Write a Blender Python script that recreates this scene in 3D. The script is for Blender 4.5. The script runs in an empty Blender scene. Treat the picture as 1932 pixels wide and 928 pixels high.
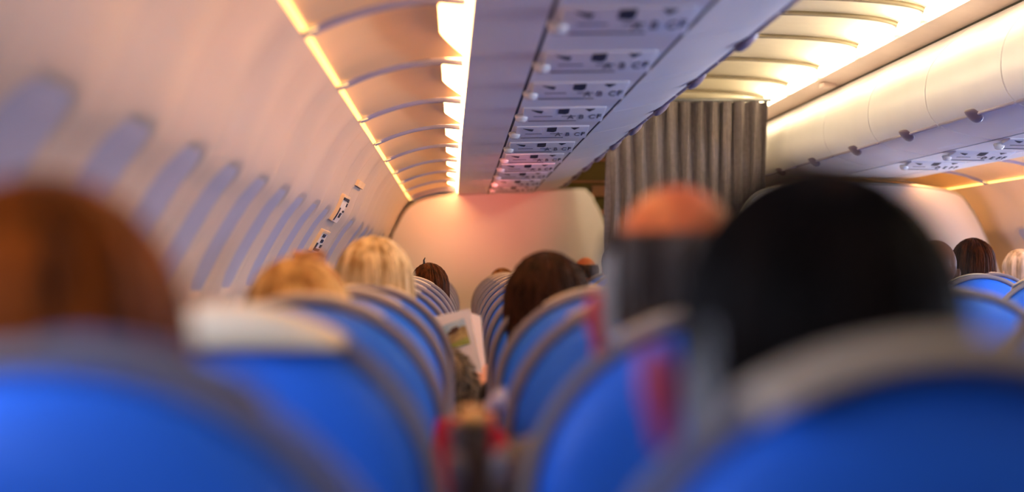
import bpy, bmesh, math, random
from mathutils import Vector, Matrix
import numpy as np
random.seed(7)
PI = math.pi
SC = bpy.context.scene
COL = SC.collection
EYE = 1.2            # eye height of the camera above the cabin floor
F = 3300.0           # focal length in pixels for a 1932 px wide frame
CX, CY = 872.0, 502.0

# ------------------------------------------------------------------ camera
cd = bpy.data.cameras.new('camera'); cam = bpy.data.objects.new('camera', cd); COL.objects.link(cam)
cam.location = (0, 0, EYE); cam.rotation_euler = (PI/2, 0, 0)
cd.sensor_width = 36; cd.lens = F/1932*36
cd.shift_x = (966-CX)/1932; cd.shift_y = (CY-464)/1932
cd.clip_start = 0.05
cd.dof.use_dof = True; cd.dof.focus_distance = 6.8; cd.dof.aperture_fstop = (cd.lens/1000)/0.031
SC.camera = cam
# ------------------------------------------------------------------ world and exposure
w = bpy.data.worlds.new('world'); SC.world = w; w.use_nodes = True
w.node_tree.nodes['Background'].inputs[0].default_value = (0.78, 0.86, 1, 1)
w.node_tree.nodes['Background'].inputs[1].default_value = 0.1
vs = SC.view_settings
vs.view_transform = 'Standard'; vs.look = 'None'; vs.gamma = 1; vs.exposure = 0.16; vs.use_curve_mapping = False
# strengths of lamps, the added edge glow and the window fill
COVE = 13.0; EDGEGLOW = 2.4; AISLE = 15.0; DAY = 0.05; WINFILL = 36.0; NEARFILL = 8.0
def area(name, loc, rot, sx, sy, power, col):
    l = bpy.data.lights.new(name, 'AREA'); l.shape = 'RECTANGLE'; l.size = sx; l.size_y = sy; l.energy = power; l.color = col
    o = bpy.data.objects.new(name, l); COL.objects.link(o); o.location = loc; o.rotation_euler = rot
    return o
# added red spots for the pink glow on service panels and bulkhead, no fitting
def red_spot(Y, v, aim, power, size):
    rl = bpy.data.lights.new('added_red_glow', 'SPOT'); rl.energy = power; rl.color = (1, 0.16, 0.12); rl.shadow_soft_size = 0.04; rl.spot_size = size; rl.spot_blend = 1
    ro = bpy.data.objects.new('added_red_glow', rl); COL.objects.link(ro); ro.location = (0.2, Y, EYE+v); ro.rotation_euler = (Vector(aim)-ro.location).to_track_quat('-Z', 'Y').to_euler()
red_spot(6.6, 0.10, (0.32, 9.4, EYE+0.53), 75, 0.42)
red_spot(9.3, 0.28, (0.12, 12.0, EYE+0.46), 95, 0.5)

# ------------------------------------------------------------------ materials
def lin(c):
    return tuple(((x/255)/12.92 if x/255 <= 0.04045 else ((x/255+0.055)/1.055)**2.4) for x in c)
MATS = {}
def mat(name, c, rough=0.5, var=0.06, scale=12, bump=0.0, stretch=None, c2=None, spec=0.4, emit=None, es=0, sheen=0, metal=0, coord='Object'):
    if name in MATS: return MATS[name]
    m = bpy.data.materials.new(name); m.use_nodes = True; nt = m.node_tree; b = nt.nodes['Principled BSDF']
    tc = nt.nodes.new('ShaderNodeTexCoord'); mp = nt.nodes.new('ShaderNodeMapping'); n = nt.nodes.new('ShaderNodeTexNoise'); r = nt.nodes.new('ShaderNodeValToRGB')
    nt.links.new(tc.outputs[coord], mp.inputs[0]); nt.links.new(mp.outputs[0], n.inputs['Vector']); n.inputs['Scale'].default_value = scale
    n.inputs['Detail'].default_value = 4
    if stretch: mp.inputs['Scale'].default_value = stretch
    a = lin(c); d = lin(c2) if c2 else tuple(min(1, x*(1+var)) for x in a)
    lo = a if c2 else tuple(x*(1-var) for x in a)
    r.color_ramp.elements[0].color = (*lo, 1); r.color_ramp.elements[1].color = (*d, 1)
    r.color_ramp.elements[0].position = 0.35; r.color_ramp.elements[1].position = 0.65
    nt.links.new(n.outputs['Fac'], r.inputs[0]); nt.links.new(r.outputs[0], b.inputs['Base Color'])
    b.inputs['Roughness'].default_value = rough; b.inputs['Specular IOR Level'].default_value = spec; b.inputs['Metallic'].default_value = metal
    if sheen: b.inputs['Sheen Weight'].default_value = sheen
    if bump:
        bp = nt.nodes.new('ShaderNodeBump'); bp.inputs['Strength'].default_value = bump; bp.inputs['Distance'].default_value = 0.01
        nt.links.new(n.outputs['Fac'], bp.inputs['Height']); nt.links.new(bp.outputs[0], b.inputs['Normal'])
    if emit:
        b.inputs['Emission Color'].default_value = (*emit, 1); b.inputs['Emission Strength'].default_value = es
    MATS[name] = m; return m
M_wall = mat('cabin_lining', (206, 186, 168), 0.45, 0.02, 3)
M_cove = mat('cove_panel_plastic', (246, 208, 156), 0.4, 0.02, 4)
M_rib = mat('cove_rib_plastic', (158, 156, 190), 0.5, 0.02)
M_bin = mat('bin_plastic', (240, 238, 240), 0.35, 0.015, 3)
M_psu = mat('service_panel_plastic', (240, 240, 244), 0.4, 0.02, 3)
M_unit = mat('service_unit_plastic', (240, 240, 246), 0.3, 0.02)
M_seal = mat('dark_rubber_seal', (40, 26, 44), 0.6)
M_dark = mat('dark_print', (48, 44, 52), 0.5)
M_greyp = mat('grey_print', (110, 108, 120), 0.5)
M_knob = mat('white_glossy_knob', (245, 245, 245), 0.15)
M_latch = mat('mauve_latch_plastic', (120, 105, 122), 0.3)
M_rail = mat('lavender_rail', (160, 150, 172), 0.35)
M_bulk = mat('bulkhead_laminate', (234, 232, 234), 0.45, 0.02, 2)
M_bulkedge = mat('bulkhead_edge_trim', (190, 186, 180), 0.4)
M_pink = mat('ceiling_strip_plastic', (222, 196, 184), 0.45, 0.02)
M_dome = mat('ceiling_dome_plastic', (250, 240, 218), 0.45, 0.02)
M_domerib = mat('ceiling_rib_plastic', (150, 138, 118), 0.5)
M_line = mat('dark_green_seal', (38, 42, 30), 0.6)
M_carpet = mat('cabin_carpet', (60, 66, 92), 0.95, 0.3, 60, 0.3)
M_olive = mat('galley_olive_panel', (104, 88, 22), 0.6, 0.15, 3)
M_olive2 = mat('galley_tan_panel', (170, 120, 84), 0.6, 0.1, 3)
M_curtain = mat('grey_brown_curtain_cloth', (118, 108, 112), 0.9, 0.12, 40, 0.1, sheen=0.2)
M_blue = mat('seat_blue_leather', (46, 118, 246), 0.42, 0.04, 5, spec=0.3)
M_pipe = mat('seat_beige_piping', (136, 128, 134), 0.55, 0.03)
M_cover = mat('headrest_cloth', (232, 214, 186), 0.9, 0.04, 60, 0.1)
M_metal = mat('seat_grey_metal', (130, 132, 136), 0.35, 0.03, metal=0.7)
M_armtan = mat('armrest_tan_cap', (206, 158, 92), 0.5)
M_armbrown = mat('armrest_brown_face', (104, 82, 62), 0.5, 0.08)
M_armgrey = mat('armrest_grey_plastic', (150, 146, 150), 0.45)
M_pane = mat('blue_daylit_blind', (160, 156, 174), 0.5, 0.03, emit=(0.42, 0.52, 0.9), es=DAY)
M_red = mat('red_cloth', (206, 20, 48), 0.8, 0.12, 30, 0.2)
M_paper = mat('white_paper', (236, 230, 236), 0.6, 0.01)
M_paper2 = mat('peach_paper', (232, 190, 160), 0.6, 0.02)
M_fur = mat('tweedy_fur', (60, 48, 36), 0.95, c2=(176, 158, 130), scale=60, bump=0.6)
M_skin = mat('skin', (224, 160, 128), 0.5, 0.05, 20)
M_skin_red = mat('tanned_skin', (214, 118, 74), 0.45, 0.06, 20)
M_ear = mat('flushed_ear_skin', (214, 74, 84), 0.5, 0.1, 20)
M_skin_brown = mat('brown_skin', (128, 86, 66), 0.5, 0.05, 20)
def emis(name, col, s):
    m = bpy.data.materials.new(name); m.use_nodes = True; b = m.node_tree.nodes['Principled BSDF']
    b.inputs['Base Color'].default_value = (*col, 1); b.inputs['Emission Color'].default_value = (*col, 1); b.inputs['Emission Strength'].default_value = s
    return m
E_cove = emis('cove_lamp_glow', (1, 0.57, 0.22), COVE)
M_winfill = emis('unseen_window_fill', (0.62, 0.74, 1), WINFILL)  # added cool fill glow on right window panes out of view
M_nearfill = emis('near_window_fill', (0.62, 0.74, 1), NEARFILL)  # added fill glow on unseen panes beside the camera
E_edge = emis('edge_line_glow', (1, 0.6, 0.16), EDGEGLOW)  # lit edge line painted as emission, no lamp there
E_aisle = emis('aisle_lamp_glow', (1, 0.82, 0.52), AISLE)

# ------------------------------------------------------------------ helpers
def P(u, Y, v): return Vector((u, Y, EYE+v))
def at(px, py, Y): return Vector(((px-CX)*Y/F, Y, EYE+(CY-py)*Y/F))
def link(name, bm_or_me, m=None, parent=None, smooth=True):
    if isinstance(bm_or_me, bmesh.types.BMesh):
        me = bpy.data.meshes.new(name); bm_or_me.normal_update(); bm_or_me.to_mesh(me); bm_or_me.free()
    else: me = bm_or_me
    if m is not None and not me.materials:
        for k in (m if isinstance(m, (list, tuple)) else [m]): me.materials.append(k)
    if smooth: me.polygons.foreach_set('use_smooth', [True]*len(me.polygons))
    o = bpy.data.objects.new(name, me); COL.objects.link(o)
    if parent: o.parent = parent
    return o
def tag(o, label=None, cat=None, group=None, kind=None):
    if label: o['label'] = label
    if cat: o['category'] = cat
    if group: o['group'] = group
    if kind: o['kind'] = kind
    return o
def struct(name, bm, m, parent=None, smooth=True, label=None):
    o = link(name, bm, m, parent, smooth)
    if not parent: tag(o, label, None, None, 'structure'); 
    if label: o['label'] = label
    return o
def thing(name, label, cat, loc=(0,0,0), group=None):
    o = bpy.data.objects.new(name, None); COL.objects.link(o); o.location = loc; o.empty_display_size = 0.05
    return tag(o, label, cat, group)
def copy_tree(o, parent=None):
    c = o.copy(); COL.objects.link(c)
    c.parent = parent
    for ch in list(o.children): copy_tree(ch, c)
    return c
def bx(bm, x0, x1, y0, y1, z0, z1, bev=0, mi=0):
    r = bmesh.ops.create_cube(bm, size=1)
    for v in r['verts']: v.co = Vector(((x0+x1)/2+v.co.x*(x1-x0), (y0+y1)/2+v.co.y*(y1-y0), (z0+z1)/2+v.co.z*(z1-z0)))
    fs = set(f for v in r['verts'] for f in v.link_faces)
    for f in fs: f.material_index = mi
    if bev:
        es = list(set(e for v in r['verts'] for e in v.link_edges))
        bmesh.ops.bevel(bm, geom=es, offset=bev, segments=3, affect='EDGES', profile=0.5)
    return bm
def tube(bm, pts, r, n=8, caps=True, mi=0):
    pts = [Vector(p) for p in pts]; rs = r if isinstance(r, (list, tuple)) else [r]*len(pts); rings = []
    up = None
    for i, p in enumerate(pts):
        d = (pts[min(i+1, len(pts)-1)]-pts[max(i-1, 0)]).normalized()
        if up is None: up = d.orthogonal().normalized()
        up = (up-d*up.dot(d)); up = up.normalized() if up.length > 1e-6 else d.orthogonal().normalized()
        s = d.cross(up)
        rings.append([bm.verts.new(p+(up*math.cos(2*PI*k/n)+s*math.sin(2*PI*k/n))*rs[i]) for k in range(n)])
    for a, b in zip(rings, rings[1:]):
        for k in range(n):
            f = bm.faces.new((a[k], a[(k+1) % n], b[(k+1) % n], b[k])); f.material_index = mi
    if caps and n > 2:
        bm.faces.new(rings[0][::-1]).material_index = mi; bm.faces.new(rings[-1]).material_index = mi
    return bm
def prism(bm, poly, y0, y1, shear=(0, 0), mi=0):
    """closed (u,v) polygon extruded from Y=y0 to y1; shear adds (a+b*Y) to u"""
    A = [bm.verts.new(P(u+shear[0]+shear[1]*y0, y0, v)) for u, v in poly]; B = [bm.verts.new(P(u+shear[0]+shear[1]*y1, y1, v)) for u, v in poly]
    n = len(poly)
    for i in range(n): bm.faces.new((A[i], A[(i+1) % n], B[(i+1) % n], B[i])).material_index = mi
    bm.faces.new(A[::-1]).material_index = mi; bm.faces.new(B).material_index = mi
    bmesh.ops.recalc_face_normals(bm, faces=bm.faces[:])
    return bm
def thick(poly, t):
    """open (u,v) polyline -> closed ribbon of thickness t"""
    out = []
    for i, p in enumerate(poly):
        a = Vector(poly[max(i-1, 0)]); b = Vector(poly[min(i+1, len(poly)-1)]); d = (b-a).normalized()
        out.append((p[0]-d.y*t, p[1]+d.x*t))
    return list(poly)+out[::-1]
def smooth_poly(pts, n=6):
    """Catmull-Rom through 2D points"""
    q = [Vector(p) for p in pts]; out = []
    for i in range(len(q)-1):
        p0 = q[max(i-1, 0)]; p1 = q[i]; p2 = q[i+1]; p3 = q[min(i+2, len(q)-1)]
        for k in range(n):
            t = k/n
            out.append(tuple(0.5*((2*p1)+(p2-p0)*t+(2*p0-5*p1+4*p2-p3)*t*t+(3*p1-p0-3*p2+p3)*t**3)))
    out.append(tuple(q[-1])); return out
def sphere(bm, c, r, seg=16, ring=10, mi=0, rot=None):
    m = Matrix.Translation(Vector(c)) @ (rot.to_4x4() if rot else Matrix.Identity(4)) @ Matrix.Diagonal((*((r,)*3 if isinstance(r, (int, float)) else r), 1))
    g = bmesh.ops.create_uvsphere(bm, u_segments=seg, v_segments=ring, radius=1, matrix=m)
    for v in g['verts']:
        for f in v.link_faces: f.material_index = mi
    return bm

# ================================================================== SETTING
Y0, Y1 = -1.3, 13.2
SH = -0.006                      # the left lining opens slightly towards the nose
C2 = 2.6                         # twice the cabin centre line, used to mirror
PROF = smooth_poly([(-0.275, 0.475), (-0.33, 0.405), (-0.375, 0.325), (-0.427, 0.204), (-0.48, 0.13), (-0.555, 0), (-0.615, -0.15), (-0.65, -0.35), (-0.65, -0.7), (-0.6, -1.0), (-0.52, -1.2)], 8)
REL = 0.010
WIN_TOP_V = 0.204; WIN_H = 0.31; WIN_W = 0.28
WIN_Y = [1.91+0.52*k for k in range(-5, 9)]+[7.60, 8.43, 8.98, 9.46, 10.5, 11.05]
def resample(poly, step):
    out = [Vector(poly[0])]; acc = 0
    L = [0]
    for a, b in zip(poly, poly[1:]): L.append(L[-1]+(Vector(b)-Vector(a)).length)
    n = int(L[-1]/step); res = []
    j = 0
    for i in range(n+1):
        s = i*L[-1]/n
        while j < len(L)-2 and L[j+1] < s: j += 1
        t = (s-L[j])/(L[j+1]-L[j]); res.append(Vector(poly[j]).lerp(Vector(poly[j+1]), t))
    return res, L[-1]/n
PR, DS = resample(PROF, 0.0125)
S_TOP = next(i for i, p in enumerate(PR) if p.y <= WIN_TOP_V)*DS
S_MID = S_TOP+WIN_H/2
def nrm(i):
    a = PR[max(i-1, 0)]; b = PR[min(i+1, len(PR)-1)]; d = (b-a).normalized(); return Vector((d.y, -d.x))  # outward, to negative u
def rr(dy, ds, hw, hh, r):
    qx = abs(dy)-hw+r; qy = abs(ds)-hh+r
    return math.hypot(max(qx, 0), max(qy, 0))+min(max(qx, qy), 0)-r
DEPTH = 0.008
def wall_mesh(mirror):
    ys = np.arange(Y0, Y1+0.001, 0.0125)
    if mirror: ys = np.arange(Y0, Y1+0.001, 0.02)
    me = bpy.data.meshes.new('wall'); V = []; NS = len(PR); wy = np.array(WIN_Y)
    N = [nrm(i) for i in range(NS)]
    if any(n.x > 0.2 for n in N[:40]): N = [-n for n in N]
    for y in ys:
        k = int(np.argmin(abs(wy-y))); dy = y-wy[k]
        for i in range(NS):
            p = PR[i]; s = i*DS
            d = rr(dy, s-S_MID, WIN_W/2, WIN_H/2, 0.07)
            t = min(max((0.006-d)/0.02, 0), 1); t = t*t*(3-2*t)
            # softly pillowed lining panels, one per window bay, with a shallow joint between them
            ph = (y-1.91+0.26)/0.52; fr = ph-math.floor(ph)
            rel = REL*math.cos(2*PI*fr)*min(1, s/0.15)
            j = -0.004*math.exp(-((min(fr, 1-fr))*0.52/0.008)**2)
            off = DEPTH*t+rel*0.6-j
            u = p.x+N[i].x*off; v = p.y+N[i].y*off
            if mirror: V.append((C2-u, y, EYE+v))
            else: V.append((u+SH*y, y, EYE+v))
    n = len(ys); Fc = []
    for a in range(n-1):
        for b in range(NS-1):
            q = a*NS+b; Fc.append((q, q+1, q+NS+1, q+NS) if not mirror else (q, q+NS, q+NS+1, q+1))
    me.from_pydata(V, [], Fc); me.update(); return me, N
me, NN = wall_mesh(False); struct('wall_left', me, M_wall)
me, _ = wall_mesh(True); struct('wall_right', me, M_wall)
# window blinds standing in the recesses; those out of view glow as added fill
def prof_at(s):
    i = min(max(s/DS, 0), len(PR)-1.001); j = int(i); t = i-j; return PR[j].lerp(PR[j+1], t), NN[j]
wn = 0
for mirror in (False, True):
    for wy in WIN_Y:
        bm = bmesh.new(); hw, hh, r = WIN_W/2-0.004, WIN_H/2-0.004, 0.066
        NU, NV = 10, 16; grid = []
        for a in range(NV+1):
            ds = -hh+2*hh*a/NV; row = []
            k = max(0, abs(ds)-(hh-r)); w_ = hw-r+math.sqrt(max(r*r-k*k, 0))
            for b in range(NU+1):
                dy = -w_+2*w_*b/NU; p, nn = prof_at(S_MID+ds); fr = ((wy+dy-1.91+0.26)/0.52) % 1.0; oo = DEPTH-0.002+0.6*REL*math.cos(2*PI*fr); u = p.x+nn.x*oo; v = p.y+nn.y*oo
                row.append(bm.verts.new((C2-u, wy+dy, EYE+v) if mirror else (u+SH*wy, wy+dy, EYE+v)))
            grid.append(row)
        for a in range(NV):
            for b in range(NU): bm.faces.new((grid[a][b], grid[a][b+1], grid[a+1][b+1], grid[a+1][b]))
        wn += 1; struct('window_%d' % wn, bm, M_winfill if mirror and 1.5 < wy < 9.2 else M_nearfill if 0 < wy < 1.5 else M_pane)
# floor
bm = bmesh.new(); bx(bm, -0.75, 3.25, Y0, Y1, -0.04, 0.0); struct('floor', bm, M_carpet, smooth=False)
# far end wall
bm = bmesh.new(); bx(bm, -0.9, 3.5, Y1, Y1+0.05, 0, 2.4); struct('wall_front', bm, M_bulk, smooth=False)

# ---- light cove: scalloped panels between ribs over the lining
PAN = [1.36+1.035*k-3.105 for k in range(0, 16)]
def cove_pt(t, q=0):
    """t 0 at the lower outer edge, 1 at the inner upper edge"""
    a = Vector((-0.285, 0.463)); b = Vector((-0.15, 0.528)); c = Vector((-0.025, 0.530))
    p = a*(1-t)**2+b*2*t*(1-t)+c*t*t
    return p
def mu(u, y, mirror): return (C2-u) if mirror else u+SH*y
def cove(mirror):
    tn = 0
    for k in range(len(PAN)-1):
        ya, yb = PAN[k], PAN[k+1]
        if ya > 12.0 or (mirror and yb < 3.5): continue
        yb = min(yb, 12.1)
        bm = bmesh.new(); NT, NY = 14, 16; g = []
        for b in range(NY+1):
            f = b/NY; y = ya+0.02+(yb-ya-0.04)*f; row = []
            tf = 1.0+ (max(0, f-0.5)/0.5)**1.2*0.5      # gusset closing the lamp opening at the far end
            for a in range(NT+1):
                t = a/NT
                p = cove_pt(min(t, 1)); 
                dz = (0.030*(1-f)-0.004+0.01*math.sin(PI*f))*math.sin(PI*t)**0.7
                u = p.x; v = p.y+dz
                if a == NT: u = -0.025+(tf-1)*0.13; v = 0.529
                row.append(bm.verts.new((mu(u, y, mirror), y, EYE+v)))
            g.append(row)
        for b in range(NY):
            for a in range(NT): bm.faces.new((g[b][a], g[b][a+1], g[b+1][a+1], g[b+1][a]))
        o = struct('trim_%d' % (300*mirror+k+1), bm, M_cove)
        # rib
        bm = bmesh.new(); pts = []
        for a in range(17):
            p = cove_pt(a/16); pts.append(p)
        pts.append(Vector((0.03, 0.525)))
        A = []
        for p in pts:
            A.append([bm.verts.new((mu(p.x, yb, mirror), yb+dy, EYE+p.y+dv)) for dy, dv in ((-0.022, -0.002), (-0.018, -0.014), (0.018, -0.014), (0.022, 0.004))])
        for i in range(len(A)-1):
            for j in range(3): bm.faces.new((A[i][j], A[i][j+1], A[i+1][j+1], A[i+1][j]))
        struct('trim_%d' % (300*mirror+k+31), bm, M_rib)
        # lower edge's lit line painted as an added glowing strip, notched at every rib
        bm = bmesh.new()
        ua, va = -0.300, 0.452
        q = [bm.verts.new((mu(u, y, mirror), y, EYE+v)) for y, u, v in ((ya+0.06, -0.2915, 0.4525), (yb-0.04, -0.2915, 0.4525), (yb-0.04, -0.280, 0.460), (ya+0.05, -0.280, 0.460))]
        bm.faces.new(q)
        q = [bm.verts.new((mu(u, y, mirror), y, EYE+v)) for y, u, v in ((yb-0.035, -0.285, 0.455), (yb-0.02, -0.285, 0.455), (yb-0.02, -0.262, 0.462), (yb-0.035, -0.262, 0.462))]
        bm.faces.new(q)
        o = struct('trim_%d' % (300*mirror+k+61), bm, E_edge, smooth=False, label='added glowing strip painting the lit line along cove edge')
    # lamp strip running in the cove beside the bin
    bm = bmesh.new(); 
    prism(bm, [(0, 0)]*0+[((C2-a) if mirror else a, b) for a, b in ((-0.05, 0.556), (0.030, 0.545), (0.037, 0.503), (0.042, 0.503), (0.042, 0.57), (-0.05, 0.58))], 1.7 if not mirror else 3, 12.1, (0, 0 if mirror else SH))
    struct('trim_%d' % (300*mirror+91), bm, E_cove, smooth=False, label='warm cove lamp strip')
    # backing above the cove so no outside light enters
    bm = bmesh.new(); prism(bm, [((C2-a) if mirror else a, b) for a, b in ((-0.36, 0.475), (-0.30, 0.475), (-0.28, 0.53), (-0.10, 0.585), (0.08, 0.6), (0.08, 0.63), (-0.36, 0.63))], Y0, 12.1, (0, 0 if mirror else SH))
    struct('trim_%d' % (300*mirror+92), bm, M_cove, smooth=False)
cove(False); cove(True)

# ---- service rails under the bins
def rails(mirror):
    K = 300*mirror+100; m = lambda L: [((C2-a) if mirror else a, b) for a, b in L]
    bm = bmesh.new()
    ys = (Y0, 12.1)
    A = []
    for y in ys:
        e = 0.04+(0 if mirror else SH*y)
        A.append([bm.verts.new(P((C2-u) if mirror else u, y, v)) for u, v in ((e, 0.50), (0.172, 0.498), (0.172, 0.512), (e+0.006, 0.56), (e, 0.56))])
    for i in range(5): bm.faces.new((A[0][i], A[0][(i+1) % 5], A[1][(i+1) % 5], A[1][i]))
    bm.faces.new(A[0][::-1]); bm.faces.new(A[1])
    struct('trim_%d' % (K+1), bm, M_psu, smooth=False)
    bm = bmesh.new(); prism(bm, m([(0.170, 0.502), (0.184, 0.502), (0.184, 0.52), (0.170, 0.52)]), Y0, 12.1); struct('trim_%d' % (K+2), bm, M_seal, smooth=False)
    bm = bmesh.new(); prism(bm, m([(0.182, 0.498), (0.474, 0.502), (0.474, 0.514), (0.182, 0.512)]), Y0, 12.1); struct('trim_%d' % (K+3), bm, M_psu, smooth=False)
    bm = bmesh.new(); prism(bm, m([(0.474, 0.506), (0.486, 0.507), (0.486, 0.52), (0.474, 0.52)]), Y0, 12.1); struct('trim_%d' % (K+4), bm, M_seal, smooth=False)
rails(False); rails(True)

# ---- overhead bins: each a thing with body, door, latch
DOOR = smooth_poly([(0.486, 0.503), (0.60, 0.526), (0.695, 0.558), (0.742, 0.615), (0.755, 0.70), (0.735, 0.79), (0.665, 0.88), (0.575, 0.955)], 5)
def make_bin(mirror, L):
    t = thing('overhead_bin', '', 'overhead bin', (0, 0, 0), 'overhead bins over the %s seats' % ('right' if mirror else 'left'))
    m = lambda Q: [((C2-a) if mirror else a, b) for a, b in Q]
    def blk(Q, a, b): 
        bm = bmesh.new(); prism(bm, m(Q), a, b); 
        for v in bm.verts: v.co.z -= 0
        return bm
    body = [(0.06, 0.56), (0.06, 0.99), (0.56, 0.975), (0.64, 0.89), (0.715, 0.79), (0.73, 0.70), (0.715, 0.625), (0.66, 0.575), (0.49, 0.522), (0.18, 0.52)]
    link('bin_body', blk(body, 0.004, L-0.004), M_bin, t, False)
    d = link('bin_door', blk(thick(DOOR, 0.014), 0.006, L-0.006), M_bin, t)
    d.modifiers.new('edges', 'EDGE_SPLIT').split_angle = 0.9
    # latch: flared grip on the door lip
    bm = bmesh.new()
    secs = []
    for k, (f, wdt, dr) in enumerate([(0, 0.016, 0.008), (0.25, 0.030, 0.026), (0.55, 0.034, 0.034), (0.8, 0.026, 0.024), (1, 0.008, 0.006)]):
        y = L*0.5-0.07+0.15*f; u = 0.70
        secs.append([bm.verts.new(P((C2-a) if mirror else a, y, b)) for a, b in ((u-wdt, 0.556-wdt*0.42), (u-wdt*0.4, 0.556-dr), (u+wdt*0.6, 0.566-dr*0.6), (u+wdt*1.4, 0.585), (u, 0.575))])
    for a, b in zip(secs, secs[1:]):
        for i in range(5): bm.faces.new((a[i], a[(i+1) % 5], b[(i+1) % 5], b[i]))
    bm.faces.new(secs[0]); bm.faces.new(secs[-1][::-1]); bmesh.ops.recalc_face_normals(bm, faces=bm.faces[:])
    l = link('latch', bm, M_latch, d)
    l.modifiers.new('sub', 'SUBSURF').levels = 1; l.modifiers['sub'].render_levels = 2
    bm = bmesh.new(); tube(bm, [P((C2-0.703) if mirror else 0.703, yy, 0.561) for yy in (0.02, L-0.02)], 0.0065, 8); link('grip_rail', bm, M_rail, d)
    # raised pale frame on the underside behind the latch
    bm = bmesh.new()
    bx(bm, *(sorted(((C2-0.655) if mirror else 0.655, (C2-0.52) if mirror else 0.52))), L*0.3, L*0.66, EYE+0.508, EYE+0.514, 0.002)
    for v in bm.verts:
        uu = (C2-v.co.x) if mirror else v.co.x; v.co.z += (uu-0.52)*0.27-0.0
    if mirror: link('placard_plate', bm, M_unit, d)
    else: bm.free()
    return t
ORD = ['nearest', 'second', 'third', 'fourth', 'fifth', 'sixth', 'seventh', 'eighth', 'ninth', 'tenth', 'eleventh', 'twelfth', 'thirteenth', 'fourteenth', 'fifteenth']
LB = 0.925
proto = make_bin(False, LB); proto.location.y = 3.87
b0 = 3.87-LB*5; n = 0
for k in range(14):
    y = b0+LB*k
    o = proto if k == 0 else copy_tree(proto)
    o.location.y = y
    c = n
    if y+LB*0.5 > 3.2: n += 1; o['label'] = 'pale grey bin over the left seats, its aisle-edge latch %s from camera' % ORD[n-1]
    else: o['label'] = 'pale grey bin over the left seats, above and behind the camera'
proto = make_bin(True, 0.98); n = 0
for k in range(9):
    y = 3.05+0.98*k
    o = proto if k == 0 else copy_tree(proto)
    o.location.y = y; o['label'] = 'cream bulging bin over the right seats, %s in the row from the camera' % ORD[k]
RIBS = [-0.5, 0.4, 1.3, 2.2, 3.1, 3.95, 4.8, 5.65, 6.45, 7.18, 7.62, 8.38, 9.3, 10.18, 11.0, 11.9]
# black joint above the right bins, aisle ceiling strips and dome
for mirror in (False, True):
    K = 300*mirror+110; m = lambda L: [((C2-a) if mirror else a, b) for a, b in L]
    bm = bmesh.new(); prism(bm, m([(0.565, 0.948), (0.580, 0.955), (0.560, 0.985), (0.54, 0.975)]), Y0, 12.6); struct('trim_%d' % (K+1), bm, M_line, smooth=False)
    bm = bmesh.new(); prism(bm, m([(0.563, 0.964), (0.60, 0.976), (0.70, 0.994), (0.70, 1.004), (0.56, 0.99), (0.52, 0.98)]), Y0, 12.6); struct('trim_%d' % (K+2), bm, M_pink, smooth=False)
    for i, (ra, rb) in enumerate(zip(RIBS, RIBS[1:])):
        bm = bmesh.new(); prism(bm, m([(0.700, 0.999), (0.730, 1.004), (0.712, 1.052), (0.69, 1.052)]), ra+0.09, rb-0.05); struct('trim_%d' % (K+40+i), bm, E_aisle, smooth=False, label='warm aisle lamp strip along ceiling edge')
    bm = bmesh.new(); prism(bm, m([(0.05, 0.99), (0.70, 1.05), (0.70, 1.08), (0.05, 1.02)]), Y0, 12.6); struct('trim_%d' % (K+4), bm, M_pink, smooth=False)
bm = bmesh.new(); arc = [(1.3-0.6*math.cos(PI*k/24), 1.052+0.06*math.sin(PI*k/24)) for k in range(25)]
prism(bm, thick(arc, 0.012), Y0, 12.7); struct('ceiling', bm, M_dome)
for i, y in enumerate(RIBS):
    bm = bmesh.new(); a2 = [(1.3-0.594*math.cos(PI*k/24), 1.0515+0.06*math.sin(PI*k/24)-0.016) for k in range(25)]
    prism(bm, thick(a2, 0.018), y-0.016, y+0.016); struct('trim_%d' % (130+i), bm, M_domerib)
# small box on the ceiling strip at the far right
bm = bmesh.new(); bx(bm, 1.93, 2.0, 9.35, 9.46, EYE+0.958, EYE+0.985, 0.006); o = link('ceiling_fitting', bm, M_pink)
tag(o, 'small pinkish box fixed to the ceiling strip above the curtain right end', 'fitting')

# ---- bulkhead partitions
def bulkhead(name, poly, y, label):
    t = thing(name, label, 'partition', (0, 0, 0))
    bm = bmesh.new(); prism(bm, poly, y, y+0.03); link('panel', bm, M_bulk, t, False)
    bm = bmesh.new(); pts = [P(u, y+0.012, v) for u, v in poly]; tube(bm, pts, 0.014, 8); link('edge_trim', bm, M_bulkedge, t)
    return t
YB = 12.07
lp = smooth_poly([(-0.60, -1.195), (-0.63, -0.7), (-0.62, -0.3), (-0.56, -0.05), (-0.478, 0.135), (-0.412, 0.256), (-0.352, 0.36), (-0.28, 0.415), (-0.19, 0.448), (-0.06, 0.468), (0.05, 0.475), (0.4, 0.49), (0.797, 0.508), (0.87, 0.484), (0.935, 0.40), (0.985, 0.27), (1.035, 0.12), (1.06, -0.1), (1.06, -0.6), (1.06, -1.195)], 5)
lp = [(u-0.034*(u < 0.0), v+0.020*(v > 0.2)*(u < 0.9)) for u, v in lp]
bulkhead('bulkhead_partition', lp, YB, 'pale bulkhead with rounded top corners closing off the left seat block')
rp = smooth_poly([(1.50, -1.195), (1.50, -0.5), (1.52, 0.05), (1.62, 0.35), (1.8, 0.44), (2.2, 0.455), (2.55, 0.45), (2.79, 0.41), (2.87, 0.335), (2.94, 0.21), (3.015, 0.02), (3.08, -0.2), (3.1, -0.7), (3.06, -1.195)], 5)
bulkhead('bulkhead_partition', rp, 9.9, 'warm-lit rounded bulkhead at the far right behind the seats')
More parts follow.
